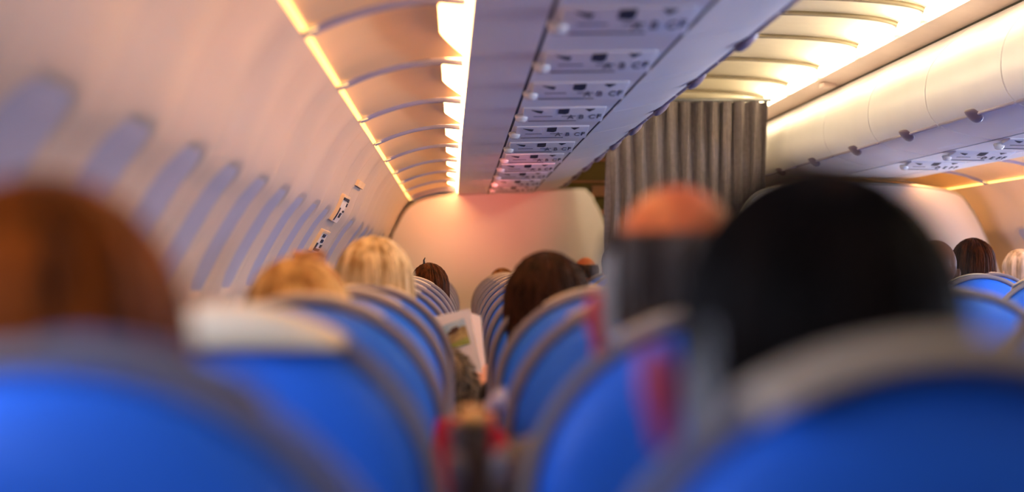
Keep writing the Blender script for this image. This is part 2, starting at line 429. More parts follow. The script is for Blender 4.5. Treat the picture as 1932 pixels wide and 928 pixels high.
# ---- galley wall behind the bulkhead: olive boards
g = thing('galley_wall', 'olive and tan banded galley front seen between bulkhead and curtain', 'galley', (0, 0, 0))
bm = bmesh.new(); bx(bm, 0.72, 1.9, 13.02, 13.1, 0.0, 2.14); link('panel', bm, M_olive, g, False)
for z0, z1, mm in ((0.62, 0.635, M_olive2), (0.515, 0.60, M_olive2), (0.38, 0.42, M_olive2), (0.78, 0.80, M_olive2)):
    bm = bmesh.new(); bx(bm, 0.96 if mm is M_olive2 and z1 == 0.60 else 0.74, 1.88, 12.99, 13.02, EYE+z0, EYE+z1, 0.004); link('shelf_board', bm, mm, g, False)

# ---- curtain across the aisle
t = thing('aisle_curtain', 'grey-brown pleated curtain drawn across the aisle ahead', 'curtain', (0, 10.3, 0))
bm = bmesh.new(); NU, NV = 300, 24; g = []
for b in range(NV+1):
    z = EYE+0.968-(0.968+0.42)*b/NV; row = []
    for a in range(NU+1):
        f = a/NU; u = 0.842+0.948*f
        ph = f*2*PI*11.5+0.7*math.sin(f*9)
        d = 0.034*math.sin(ph)+0.01*math.sin(2.3*ph+1+b*0.05)+0.004*math.sin(5*ph)
        d *= 0.75+0.25*math.cos(b/NV*3)
        row.append(bm.verts.new((u+0.006*math.sin(b*0.4+a*0.3), d, z)))
    g.append(row)
for b in range(NV):
    for a in range(NU): bm.faces.new((g[b][a], g[b][a+1], g[b+1][a+1], g[b+1][a]))
link('cloth', bm, M_curtain, t)
bm = bmesh.new(); tube(bm, [(0.80, 0, EYE+0.978), (1.82, 0, EYE+0.978)], 0.012, 10); link('curtain_rail', bm, M_metal, t)

# ---- passenger service units
def text_mesh(s, size, depth=0.001):
    c = bpy.data.curves.new('letters', 'FONT'); c.body = s; c.size = size; c.extrude = depth; c.align_x = 'CENTER'; c.align_y = 'CENTER'; c.offset = size*0.02
    o = bpy.data.objects.new('t', c); COL.objects.link(o); bpy.context.view_layer.update()
    me = bpy.data.meshes.new_from_object(o.evaluated_get(bpy.context.evaluated_depsgraph_get())); bpy.data.objects.remove(o); me.materials.clear()
    return me
ABC = text_mesh('A  B  C', 0.034); ABC.materials.append(M_greyp)
ARW = text_mesh('F', 0.03); ARW.materials.append(M_dark); DEF = text_mesh('D  E  F', 0.034); DEF.materials.append(M_dark)
def make_psu():
    """local: x to the right as seen from below the left seats, z down-face at 0, y towards the nose"""
    t = thing('service_unit', '', 'service unit', (0, 0, 0))
    KY = 2.5
    def B(name, m, x0, x1, y0, y1, z0, z1, bev=0.0, parent=t):
        bm = bmesh.new(); bx(bm, x0, x1, y0*KY, y1*KY, z0, z1, bev); return link(name, bm, m, parent, bev > 0)
    def flat(name, m, pts, depth=0.0012):
        bm = bmesh.new(); n = len(pts); a = [bm.verts.new((x, y*KY, -0.006)) for x, y in pts]; b = [bm.verts.new((x, y*KY, -0.006-depth)) for x, y in pts]
        bm.faces.new(a); bm.faces.new(b[::-1])
        for i in range(n): bm.faces.new((a[i], a[(i+1) % n], b[(i+1) % n], b[i]))
        bmesh.ops.recalc_face_normals(bm, faces=bm.faces[:]); return link(name, bm, m, t, False)
    B('unit_plate', M_unit, -0.125, 0.135, -0.042, 0.036, -0.006, 0.012, 0.003)
    B('lower_lip', M_greyp, -0.105, 0.05, 0.026, 0.029, -0.0072, -0.005)
    bm = bmesh.new(); bmesh.ops.create_cone(bm, cap_ends=True, segments=20, radius1=0.016, radius2=0.024, depth=0.022, matrix=Matrix.Translation((-0.128, 0.02, -0.008)))
    bmesh.ops.bevel(bm, geom=[e for e in bm.edges if e.calc_face_angle(0) > 1], offset=0.003, segments=2, affect='EDGES')
    link('air_nozzle', bm, M_knob, t)
    flat('reading_light', M_dark, [(-0.10, -0.034), (-0.062, -0.028), (-0.066, -0.016), (-0.078, -0.020)])
    flat('sign_lens', M_dark, [(-0.014, -0.038), (0.020, -0.040), (0.020, -0.016), (0.010, -0.010), (-0.014, -0.014)])
    B('tray_line', M_greyp, -0.09, -0.03, 0.000, 0.003, -0.0068, -0.005)
    B('tray_line', M_greyp, 0.0, 0.045, 0.000, 0.003, -0.0068, -0.005)
    o = link('seat_letters', ABC, None, t, False); o.location = (0.064, 0.018, -0.0065); o.rotation_euler = (PI, 0, 0); o.scale = (0.85, KY*0.9, 0.6)
    flat('speaker_mark', M_dark, [(0.070, -0.038), (0.100, -0.038), (0.084, -0.024)])
    o = link('call_symbol', ARW, None, t, False); o.location = (0.119, 0.012, -0.0065); o.rotation_euler = (PI, 0, 0.0); o.scale = (1, KY, 0.6)
    return t
pu = make_psu()
us = [3.46, 4.16, 4.84, 5.59, 6.33, 7.13, 7.87, 8.62, 9.37, 10.2, 11.0]
for i, y in enumerate(us):
    o = pu if i == 0 else copy_tree(pu)
    o.location = (0.318, y, EYE+0.4995-0.0135); o.rotation_euler = (-0.14, -0.013, 0)
    o['label'] = 'reading-light and air-nozzle unit under the left bins, %s from the camera' % ORD[i]; o['group'] = 'service units under the left bins'
for i, y in enumerate([6.2, 6.95, 7.7, 8.45]):
    o = copy_tree(pu); o.location = (C2-0.332, y, EYE+0.4995-0.0135); o.rotation_euler = (-0.14, 0.013, 0)
    for ch in o.children:
        if ch.name.startswith('seat_letters'): ch.data = DEF
    o['label'] = 'service unit with dark symbols under the right bins, %s from the camera' % ORD[i]; o['group'] = 'service units under the right bins'
# latch plates where the bin rail meets the bulkhead
# ---- wall placards by the emergency exit
def wall_pt(s, y, off=-0.004):
    p, nn = prof_at(s); 
    ph = (y-1.91+0.26)/0.52; fr = ph-math.floor(ph); rel = REL*math.cos(2*PI*fr)*0.6*min(1, s/0.15)
    o = rel+off; return Vector((p.x+nn.x*o+SH*y, y, EYE+p.y+nn.y*o))
def wall_plate(bm, s0, s1, y0, y1, o0, o1, mi=0, n=8, ny=5):
    A = []
    for k in range(n+1):
        s_ = s0+(s1-s0)*k/n
        A.append([bm.verts.new(wall_pt(s_, y0+(y1-y0)*q/ny, o1)) for q in range(ny+1)])
    B = [[bm.verts.new(wall_pt(s0+(s1-s0)*k/n, y, o0)) for y in (y0, y1)] for k in range(n+1)]
    for k in range(n):
        a, b = A[k], A[k+1]
        for i in range(ny): bm.faces.new((a[i], a[i+1], b[i+1], b[i])).material_index = mi
        bm.faces.new((B[k][0], a[0], b[0], B[k+1][0])); bm.faces.new((a[-1], B[k][1], B[k+1][1], b[-1]))
    bm.faces.new([B[0][0]]+A[0][:]+[B[0][1]]); bm.faces.new(([B[-1][0]]+A[-1][:]+[B[-1][1]])[::-1])
    return bm
def s_of_v(v): return next(i for i, p in enumerate(PR) if p.y <= v)*DS
M_plac = mat('placard_cream', (250, 232, 214), 0.4); M_gold = mat('placard_gold_edge', (236, 204, 160), 0.4)
def placard(label, va, vb, y0, y1, marks):
    t = thing('exit_placard', label, 'placard'); s0, s1 = s_of_v(va), s_of_v(vb)
    bm = bmesh.new(); wall_plate(bm, s0, s1, y0, y1, 0.004, -0.009); link('plate', bm, M_plac, t, False)
    bm = bmesh.new(); wall_plate(bm, s0-0.006, s0+0.004, y0, y1, 0.004, -0.013); wall_plate(bm, s0, s1, y0-0.008, y0, 0.004, -0.013); link('frame', bm, M_gold, t, False)
    for a, b, c, d in marks:
        bm = bmesh.new(); wall_plate(bm, s0+(s1-s0)*a, s0+(s1-s0)*b, y0+(y1-y0)*c, y0+(y1-y0)*d, 0, -0.0125, n=3); link('printed_mark', bm, M_dark, t, False)
placard('cream exit placard with dark printed marks high on left wall, above its twin', 0.262, 0.175, 6.42, 6.72, [(0.02, 0.14, 0.1, 0.8), (0.10, 0.16, 0.55, 0.9), (0.2, 0.34, 0.62, 0.8), (0.05, 0.1, 0.6, 0.9), (0.5, 0.58, 0.45, 0.6), (0.62, 0.8, 0.3, 0.42), (0.45, 0.95, 0.08, 0.14)])
placard('cream exit placard with dark marks on left wall just behind blonde head', 0.135, 0.06, 6.42, 6.72, [(0.1, 0.25, 0.2, 0.4), (0.35, 0.5, 0.3, 0.5), (0.6, 0.75, 0.5, 0.8), (0.8, 0.92, 0.2, 0.7), (0.55, 0.9, 0.1, 0.18)])
bm = bmesh.new(); wall_plate(bm, s_of_v(0.345), s_of_v(0.325), 6.9, 7.15, 0.004, -0.012, n=2); o = link('wall_cap', bm, M_gold, None, False); tag(o, 'small warm rectangular cap on left wall above the exit placards', 'wall cap')

# ================================================================== SEATS
SW, SHT, TOPV = 0.20, 0.20, -0.044
ZT = EYE+TOPV
def outline(inset=0.0, n=20, zb=0.40):
    w_, h_ = SW-inset, SHT-inset; pts = [(-w_*0.98, zb), (-w_, 0.7*(ZT-SHT)+0.3*zb)]
    for k in range(n+1):
        a = PI-PI*k/n; c = math.cos(a); s = math.sin(a)
        pts.append((w_*c, ZT-SHT+h_*(abs(s)**0.95)))
    pts += [(w_, 0.7*(ZT-SHT)+0.3*zb), (w_*0.98, zb)]
    return pts
LEAN = 0.09
def sh(x, y, z): return Vector((x, y+(ZT-z)*LEAN, z))
def backrest():
    bm = bmesh.new(); loops = []
    for ins, y in ((0.075, -0.012), (0.05, -0.008), (0.028, -0.001), (0.016, 0.010), (0.010, 0.03), (0.010, 0.055), (0.016, 0.075), (0.03, 0.09), (0.06, 0.10), (0.09, 0.104)):
        loops.append([bm.verts.new(sh(x, y, z)) for x, z in outline(ins)])
    n = len(loops[0])
    for a, b in zip(loops, loops[1:]):
        for i in range(n): bm.faces.new((a[i], b[i], b[(i+1) % n], a[(i+1) % n]))
    for L in (loops[0], loops[-1]):
        # strip-fill between mirrored points
        for i in range(n//2-1):
            bm.faces.new((L[i], L[i+1], L[n-2-i], L[n-1-i]))
    bmesh.ops.recalc_face_normals(bm, faces=bm.faces[:]); return bm
def cover_mesh(drop, front=False):
    bm = bmesh.new(); g = []
    def top(x, o): return ZT-SHT+(SHT+o)*math.sqrt(max(0, 1-(x/SW)**2))
    for a in range(15):
        x = -0.107+0.214*a/14; zt = top(x, 0.004); zb = min(ZT-drop, zt-0.007); row = []
        path = [(-0.018, zb), (-0.016, (zb+zt)/2), (-0.008, zt-0.005), (0.0, zt), (0.03, zt+0.003), (0.06, zt+0.001), (0.098, zt-0.012), (0.112, zt-0.05), (0.112, zt-0.16)]
        if front: path = [(0.072, zt-0.001), (0.076, zt+0.001)]+[(0.085, zt-0.002)]+path[6:]+[(0.112, zt-0.17), (0.112, zt-0.18), (0.112, zt-0.19)]
        for y, z in path: row.append(bm.verts.new(sh(x, y, z)))
        g.append(row)
    for a in range(14):
        for b in range(8): bm.faces.new((g[a][b], g[a+1][b], g[a+1][b+1], g[a][b+1]))
    return bm
def make_seat():
    t = thing('passenger_seat', '', 'seat', (0, 0, 0))
    link('backrest', backrest(), M_blue, t)
    bm = bmesh.new(); tube(bm, [sh(x, 0.022, z) for x, z in outline(0.004, 36, 0.42)], 0.008, 10); link('piping', bm, M_pipe, t)
    # headrest cloth folded over the top
    bm = cover_mesh(0.014, True)
    o = link('headrest_cover', bm, M_cover, t)
    s = o.modifiers.new('thick', 'SOLIDIFY'); s.thickness = 0.004; s.offset = 0
    bm = bmesh.new(); bx(bm, -0.2, 0.2, 0.20, 0.64, 0.33, 0.45, 0.035); link('seat_cushion', bm, M_blue, t)
    bm = bmesh.new(); bx(bm, -0.17, 0.17, 0.19, 0.58, 0.28, 0.335, 0.01); link('seat_frame', bm, M_metal, t)
    for sx in (-0.13, 0.13):
        bm = bmesh.new(); tube(bm, [(sx, 0.24, 0.30), (sx, 0.18, 0.012)], 0.018, 10); tube(bm, [(sx, 0.50, 0.30), (sx, 0.56, 0.012)], 0.018, 10); bx(bm, sx-0.02, sx+0.02, 0.14, 0.6, 0.0, 0.018, 0.003)
        link('leg', bm, M_metal, t)
    bm = bmesh.new(); bx(bm, -0.238, -0.205, 0.16, 0.52, 0.60, 0.64, 0.012); bx(bm, -0.232, -0.21, 0.16, 0.22, 0.36, 0.62, 0.006); link('armrest', bm, M_armgrey, t)
    # closed tray table behind the backrest
    bm = bmesh.new(); bx(bm, -0.155, 0.155, -0.03, -0.012, 0.60, 0.80, 0.006)
    for v in bm.verts: v.co.y += (ZT-v.co.z)*LEAN
    link('tray_table', bm, M_pipe, t)
    return t
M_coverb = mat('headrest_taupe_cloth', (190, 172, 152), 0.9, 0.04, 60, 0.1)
CA, CB, CC, CD, CE, CF = -0.219, 0.258, 0.90, 1.835, 2.335, 2.835
ROWY = lambda k: 0.90+0.75*k
seat = make_seat(); first = True
ORD2 = ['nearest the camera'] + ['%s from the camera' % s for s in ORD[1:]]
for cx, cname, ks in ((CA, 'window-side column left of the gap', range(0, 14)), (CB, 'middle column right of the gap', range(0, 14)), (CC, 'aisle-side column of the left block', range(2, 14)),
                      (CD, 'aisle-side column of the right block', range(6, 11)), (CE, 'middle column of the right block', range(8, 11)), (CF, 'window-side column of the right block', range(9, 11))):
    for k in ks:
        o = seat if first else copy_tree(seat); first = False
        o.location = (cx, ROWY(k), 0.012 if cx > 1.5 else 0)
        q = ORD2[k-ks[0]] if ks[0] == 0 else (ORD[k-ks[0]] if k > ks[0] else 'nearest')+' in view'
        o['label'] = 'blue seat with beige piping, %s, %s' % (cname, q)
        o['group'] = 'blue cabin seats'
        if cx == CB and k == 0:
            for ch in o.children:
                if ch.name.startswith('headrest_cover'):
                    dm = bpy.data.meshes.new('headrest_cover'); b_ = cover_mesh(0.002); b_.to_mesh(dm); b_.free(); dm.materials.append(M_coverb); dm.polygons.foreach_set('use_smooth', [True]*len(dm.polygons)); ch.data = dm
        if cx == CA and k == 0:
            cover0 = [ch for ch in o.children if ch.name.startswith('headrest_cover')][0]
        if ks[0] == 0 and cx == CA and k == 1:
            seat_gap = o
            for ch in o.children:
                if ch.name.startswith('headrest_cover'):
                    dm = bpy.data.meshes.new('headrest_cover'); b_ = cover_mesh(0.034); b_.to_mesh(dm); b_.free(); dm.materials.append(M_cover); dm.polygons.foreach_set('use_smooth', [True]*len(dm.polygons)); ch.data = dm
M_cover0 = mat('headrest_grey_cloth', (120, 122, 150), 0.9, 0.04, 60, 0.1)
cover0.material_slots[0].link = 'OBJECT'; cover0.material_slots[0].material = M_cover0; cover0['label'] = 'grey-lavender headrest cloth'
# raised armrest standing in the gap on the second window-side seat
par = seat_gap
def child_world(o, par):
    o.parent = par; o.matrix_parent_inverse = Matrix.Translation(par.location).inverted(); return o
ARY = 1.75
a0, a1 = at(872, 790, ARY), at(926, 1010, ARY)
bm = bmesh.new(); bx(bm, a0.x, a1.x, ARY, ARY+0.05, 0.78, at(0, 800, ARY).z, 0.006); ar = child_world(link('raised_armrest', bm, M_armbrown), par); ar['label'] = 'dark brown armrest folded up in the gap'
bm = bmesh.new(); bx(bm, at(862, 0, ARY).x, a1.x, ARY-0.004, ARY+0.10, at(0, 806, ARY).z, at(0, 782, ARY).z, 0.009); c = child_world(link('end_cap', bm, M_armtan), ar) ; 
bm = bmesh.new(); bx(bm, at(848, 0, ARY).x, at(876, 0, ARY).x, ARY+0.006, ARY+0.05, 0.78, at(0, 800, ARY).z, 0.006); c = child_world(link('side_panel', bm, M_armgrey), ar)
for px, py in ((862, 885), (942, 880)):
    p = at(px, py, ARY-0.02); bm = bmesh.new(); sphere(bm, p, (0.009, 0.012, 0.018)); c = child_world(link('pivot_cap', bm, M_armgrey), ar)
for ch in ar.children:
    pass
# red cloth behind the raised armrest
bm = bmesh.new(); NU, NV = 24, 20; g = []; YR = 2.36
A = at(834, 772, YR); B = at(934, 900, YR)
for b in range(NV+1):
    row = []
    for a in range(NU+1):
        fu, fv = a/NU, b/NV; x = A.x+(B.x-A.x)*fu; z = A.z-(A.z-B.z-0)*fv*1.8
        if b == 0: z -= 0.0
        z -= 0.016*(1-fu)*(1-fv)+0.004*math.sin(fu*9)
        y = YR+0.012*math.sin(fu*11+fv*3)+0.03*fv
        row.append(bm.verts.new((x, y, z)))
    g.append(row)
for b in range(NV):
    for a in range(NU): bm.faces.new((g[b][a], g[b][a+1], g[b+1][a+1], g[b+1][a]))
o = link('red_cloth', bm, M_red); s = o.modifiers.new('t', 'SOLIDIFY'); s.thickness = 0.03
tag(o, 'red folded cloth wedged between the seats behind the raised armrest', 'cloth')
bm = bmesh.new(); p = at(936, 752, 2.5)
bm2 = [bm.verts.new(p+Vector(q)) for q in ((-0.014, 0, -0.016), (0.016, 0.01, -0.014), (0.012, 0.01, 0.016), (0.0, 0, 0.012), (-0.014, 0.006, -0.006), (0.016, 0.02, -0.014), (0.01, 0.02, 0.014), (-0.01, 0.02, -0.014))]
bmesh.ops.convex_hull(bm, input=bm2); o = link('paper_tissue', bm, M_paper); tag(o, 'small white folded tissue above the red cloth at the seat edge', 'tissue')

# ================================================================== PEOPLE
def remesh(bm, voxel, sm=6, name='body'):
    me = bpy.data.meshes.new(name); bmesh.ops.recalc_face_normals(bm, faces=bm.faces[:]); bm.to_mesh(me); bm.free()
    o = bpy.data.objects.new('tmp', me); COL.objects.link(o)
    r = o.modifiers.new('r', 'REMESH'); r.mode = 'VOXEL'; r.voxel_size = voxel
    s = o.modifiers.new('s', 'SMOOTH'); s.factor = 0.5; s.iterations = sm
    bpy.context.view_layer.update()
    out = bpy.data.meshes.new_from_object(o.evaluated_get(bpy.context.evaluated_depsgraph_get())); out.name = name
    bpy.data.objects.remove(o); bpy.data.meshes.remove(me); out.materials.clear(); return out
def limb(bm, pts, rs):
    pts = [Vector(p) for p in pts]
    for i, (p, r) in enumerate(zip(pts, rs)):
        sphere(bm, p, r, 12, 8)
        if i:
            q, rq = pts[i-1], rs[i-1]; tube(bm, [q, p], [rq, r], 12)
HC = Vector((0, -0.115, 0.755))       # head centre; origin is the seat pan under the hips, +y forward
def fingers(bm, wrist, d, side, curl=0.5):
    """palm and five fingers. d: pointing direction, side: towards the thumb"""
    d = Vector(d).normalized(); side = Vector(side).normalized(); dn = d.cross(side).normalized()
    if dn.z > 0: dn = -dn
    w0 = Vector(wrist); palm = w0+d*0.05
    for k in range(4):
        o = (0.030-0.020*k); base = w0+d*0.085+side*o
        limb(bm, [w0+side*o*0.5, base], [0.016, 0.0125])
        L = (0.036, 0.041, 0.038, 0.030)[k]; p = base; dd = d.copy(); r = 0.009
        pts = [p]; rs = [0.0105]
        for j in range(3):
            dd = (dd+dn*curl*0.7).normalized(); p = p+dd*L*(1-0.18*j); pts.append(p); rs.append(r-0.0008*j)
        limb(bm, pts, rs)
    tb = w0+d*0.03+side*0.026
    limb(bm, [w0+d*0.015+side*0.01, tb, tb+(d*0.6+side*0.7)*0.035, tb+(d*0.9+side*0.65+dn*0.3)*0.062], [0.015, 0.0135, 0.0115, 0.0095])
POSES = {
 'rest': dict(el=((0.205, 0.08, 0.34), (-0.205, 0.08, 0.34)), wr=((0.13, 0.31, 0.215), (-0.13, 0.31, 0.215)), d=((-0.2, 1, -0.1), (0.2, 1, -0.1)), s=((-1, 0, 0), (1, 0, 0))),
 'read': dict(el=((0.24, 0.04, 0.36), (-0.20, 0.12, 0.34)), wr=((0.265, 0.20, 0.42), (0.03, 0.24, 0.40)), d=((-0.05, 0.3, 1), (0.2, 0.4, 0.9)), s=((-1, 0, 0.2), (1, 0, 0.2))),
}
def body_mesh(pose):
    ps = POSES[pose]; bm = bmesh.new()
    sphere(bm, HC+Vector((0, -0.008, 0.018)), (0.074, 0.092, 0.088), 24, 16)            # cranium
    sphere(bm, HC+Vector((0, 0.038, -0.045)), (0.054, 0.054, 0.066), 20, 14)             # face and jaw
    sphere(bm, HC+Vector((0, 0.072, -0.092)), (0.026, 0.022, 0.020))                     # chin
    limb(bm, [HC+Vector((0, 0.088, 0.002)), HC+Vector((0, 0.108, -0.036))], [0.009, 0.014])  # nose
    for s in (-1, 1):
        sphere(bm, HC+Vector((s*0.03, 0.076, 0.022)), (0.024, 0.014, 0.008))             # brow
        sphere(bm, HC+Vector((s*0.038, 0.062, -0.035)), (0.022, 0.022, 0.018))           # cheek
        sphere(bm, HC+Vector((s*0.078, 0.0, -0.026)), (0.010, 0.017, 0.030))             # ear
        sphere(bm, HC+Vector((s*0.086, -0.008, -0.016)), (0.006, 0.014, 0.022))
    sphere(bm, HC+Vector((0, 0.088, -0.062)), (0.024, 0.010, 0.006)); sphere(bm, HC+Vector((0, 0.087, -0.071)), (0.020, 0.010, 0.006))
    limb(bm, [HC+Vector((0, -0.015, -0.05)), (0, -0.105, 0.61), (0, -0.06, 0.54)], [0.056, 0.055, 0.07])
    limb(bm, [(0, -0.035, 0.50), (0, -0.02, 0.40), (0, 0, 0.26), (0, 0, 0.12)], [0.10, 0.115, 0.11, 0.12])
    for s in (-1, 1):
        i = 0 if s > 0 else 1
        sphere(bm, (s*0.07, -0.025, 0.42), (0.10, 0.10, 0.14)); sphere(bm, (s*0.07, 0, 0.14), (0.10, 0.11, 0.10))
        limb(bm, [(s*0.04, -0.035, 0.565), (s*0.165, -0.03, 0.525), ps['el'][i], ps['wr'][i]], [0.055, 0.052, 0.040, 0.024])
        fingers(bm, ps['wr'][i], ps['d'][i], ps['s'][i], 0.55 if pose == 'read' else 0.3)
        limb(bm, [(s*0.09, 0.02, 0.09), (s*0.12, 0.37, 0.115), (s*0.12, 0.37, -0.20), (s*0.12, 0.34, -0.36)], [0.085, 0.060, 0.045, 0.035])
        limb(bm, [(s*0.12, 0.34, -0.39), (s*0.13, 0.44, -0.41)], [0.032, 0.026])
    return remesh(bm, 0.0055, 5)
def top_mesh(pose, fat=1.0):
    ps = POSES[pose]; bm = bmesh.new()
    limb(bm, [(0, -0.085, 0.585), (0, -0.035, 0.50), (0, -0.02, 0.40), (0, 0, 0.26), (0, 0, 0.14)], [0.066, 0.108*fat, 0.128*fat, 0.122*fat, 0.13])
    for s in (-1, 1):
        i = 0 if s > 0 else 1; wr = Vector(ps['el'][i]).lerp(Vector(ps['wr'][i]), 0.92)
        sphere(bm, (s*0.07, -0.025, 0.42), (0.115*fat, 0.112*fat, 0.15)); sphere(bm, (s*0.07, 0, 0.14), (0.112, 0.12, 0.10))
        limb(bm, [(s*0.04, -0.035, 0.565), (s*0.165, -0.03, 0.525), ps['el'][i], wr], [0.064*fat, 0.063*fat, 0.053*fat, 0.040*fat])
    return remesh(bm, 0.008, 4, 'top')
def leg_mesh():
    bm = bmesh.new()
    for s in (-1, 1): limb(bm, [(s*0.08, 0.0, 0.10), (s*0.12, 0.37, 0.115), (s*0.12, 0.37, -0.20), (s*0.12, 0.34, -0.35)], [0.108, 0.075, 0.062, 0.055])
    return remesh(bm, 0.009, 4, 'trousers')
def shoe_mesh():
    bm = bmesh.new()
    for s in (-1, 1): limb(bm, [(s*0.12, 0.33, -0.385), (s*0.125, 0.39, -0.395), (s*0.13, 0.47, -0.405)], [0.042, 0.038, 0.032])
    return remesh(bm, 0.007, 3, 'shoes')
BODY = {p: body_mesh(p) for p in POSES}; TOP = {'rest': top_mesh('rest'), 'read': top_mesh('read', 1.28)}; LEGS = leg_mesh(); SHOES = shoe_mesh()
BODY['rest'].materials.append(M_skin); BODY['read'].materials.append(M_skin)
for m_ in (TOP['rest'], TOP['read'], LEGS, SHOES): m_.materials.append(M_skin)
def own_mat(o, m):
    o.material_slots[0].link = 'OBJECT'; o.material_slots[0].material = m; return o

def hair(parent, style, c1, c2, seed=1, length=0.12, vol=1.0, strands=600, name='hair', flare=0.0, messy=0.0, th0=0.0, reach=None):
    rnd = random.Random(seed)
    c1n = '%s_%d_%d_%d' % (name, *c1)
    m = mat(c1n, c1, 0.55, c2=c2, scale=9, stretch=(6, 6, 0.6), spec=0.12)
    ctr = HC+Vector((0, -0.006, 0.014)); ax, ay, az = 0.084*vol, 0.102*vol, 0.098*(0.5+0.5*vol)
    bm = bmesh.new()
    def pt(phi, t, off=0, side=0):
        """phi 0 at the back, t 0..1 crown->tip"""
        front = max(0, (abs(phi)-1.75)/(PI-1.75))
        arc_end = PI/2 if length > 0.02 else PI/2*(1+length*2)
        if reach is not None: arc_end = reach
        arc_end = arc_end*(1-front)+0.62*front
        L = max(0, length)*(1-front)**0.5 if front < 1 else 0
        tot = arc_end*0.1+L; s = t*tot
        if s <= arc_end*0.1:
            th = th0+(arc_end-th0)*(s/(arc_end*0.1)); z = math.cos(th)*az; r = math.sin(th); dz = 0
        else:
            th = arc_end; dz = s-arc_end*0.1; z = math.cos(th)*az-dz; r = math.sin(th)+flare*dz/0.1-(0.06*dz/0.1 if flare == 0 else 0)
        x = math.sin(phi)*r*(ax+off); y = -math.cos(phi)*r*(ay+off)
        return ctr+Vector((x, y, z+off*math.cos(th)))
    NP, NTt = 72, 26; g = []
    for b in range(NTt+1):
        row = []
        for a in range(NP):
            phi = -PI+2*PI*a/NP; t = b/NTt
            o = 0.0035*math.sin(a*2.7+seed)+0.003*math.sin(a*1.13+b*0.25)+0.002*math.sin(a*5.1)
            o *= vol*(1+messy*2)*min(1, t*4)
            row.append(bm.verts.new(pt(phi, t, o)))
        g.append(row)
    for b in range(NTt):
        for a in range(NP): bm.faces.new((g[b][a], g[b][(a+1) % NP], g[b+1][(a+1) % NP], g[b+1][a]))
    # inner closing surface so the mass is solid
    if th0 == 0: bmesh.ops.remove_doubles(bm, verts=g[0], dist=0.004)
    bm.normal_update()
    for i in range(strands):
        phi = rnd.uniform(-PI, PI)*0.98; off0 = rnd.uniform(0.000, 0.006)*vol; pts = []
        t0 = rnd.random()**1.5*0.5 if th0 == 0 else rnd.random()*0.4; t1 = rnd.uniform(max(t0+0.3, 0.7), 1.04); wv = rnd.uniform(-1, 1)*0.10; k = 9
        for j in range(k+1):
            t = t0+(t1-t0)*j/k
            ph = phi+wv*math.sin(j*0.5)+rnd.uniform(-1, 1)*0.05*messy
            o = off0+0.003+messy*rnd.uniform(-0.004, 0.014)*(t)
            pts.append(pt(ph, t, o))
        tube(bm, pts, [0.0015*vol+0.0006]*k+[0.0004], 3, False)
    if style == 'scrunch':
        pass
    return link('hair', bm, m, parent)

def person(label, u, Y, vtop, skin, topc, legc, hairs, pose='rest', seat_u=None, hair_th=0.014, face=0.0, tilt=0.0, rowk=None, headw=1.0, cat='person', dy=0.0):
    zt = EYE+vtop-hair_th; s = (zt-0.425)/0.862
    t = thing('person', label, cat, (u, Y-HC.y*min(s, 1.0)+dy, 0.425)); t.scale = (min(s, 1.0)*headw, min(s, 1.0), s); t.rotation_euler = (0, tilt, face)
    own_mat(link('body', BODY[pose], None, t), skin)
    own_mat(link('jacket', TOP[pose], None, t), topc)
    own_mat(link('trousers', LEGS, None, t), legc); own_mat(link('shoes', SHOES, None, t), M_dark)
    for e in (-1, 1):
        bm = bmesh.new(); sphere(bm, HC+Vector((e*0.03, 0.078, 0.002)), 0.0115, 12, 8); link('eye', bm, M_unit, t)
    if hairs: hair(t, **hairs)
    return t
def cl(n, c): return mat('cloth_'+n, c, 0.85, 0.1, 40, 0.15)
HEADY = lambda k: ROWY(k)+0.185
def pers(k, px, py, **kw):
    Y = HEADY(k); p = at(px, py, Y)
    return person(u=p.x, Y=Y, vtop=p.z-EYE, **kw)
# row by row
pers(0, 88, 345, label='woman with blurred auburn bob in the nearest left seat', skin=M_skin, topc=cl('brown', (88, 62, 50)), legc=cl('navy', (40, 44, 66)),
     hairs=dict(style='bob', c1=(72, 30, 5), c2=(186, 92, 22), seed=3, length=0.17, vol=1.1, strands=900, flare=0.12), headw=0.92)
m2 = pers(0, 1546, 305, label='man with short near-black hair and flushed ear in nearest right seat', skin=M_skin, topc=cl('grey', (116, 112, 112)), legc=cl('navy', (40, 44, 66)),
     hairs=dict(style='short', c1=(16, 10, 9), c2=(34, 22, 18), seed=5, length=0.05, vol=1.0, strands=900), headw=0.98)
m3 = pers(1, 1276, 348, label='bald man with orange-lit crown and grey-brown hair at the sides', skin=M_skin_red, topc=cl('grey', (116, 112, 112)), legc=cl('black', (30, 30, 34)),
     hairs=dict(style='fringe', c1=(66, 52, 46), c2=(120, 110, 104), seed=6, length=0.055, vol=0.93, strands=900, th0=1.12), hair_th=0.0, headw=0.92)
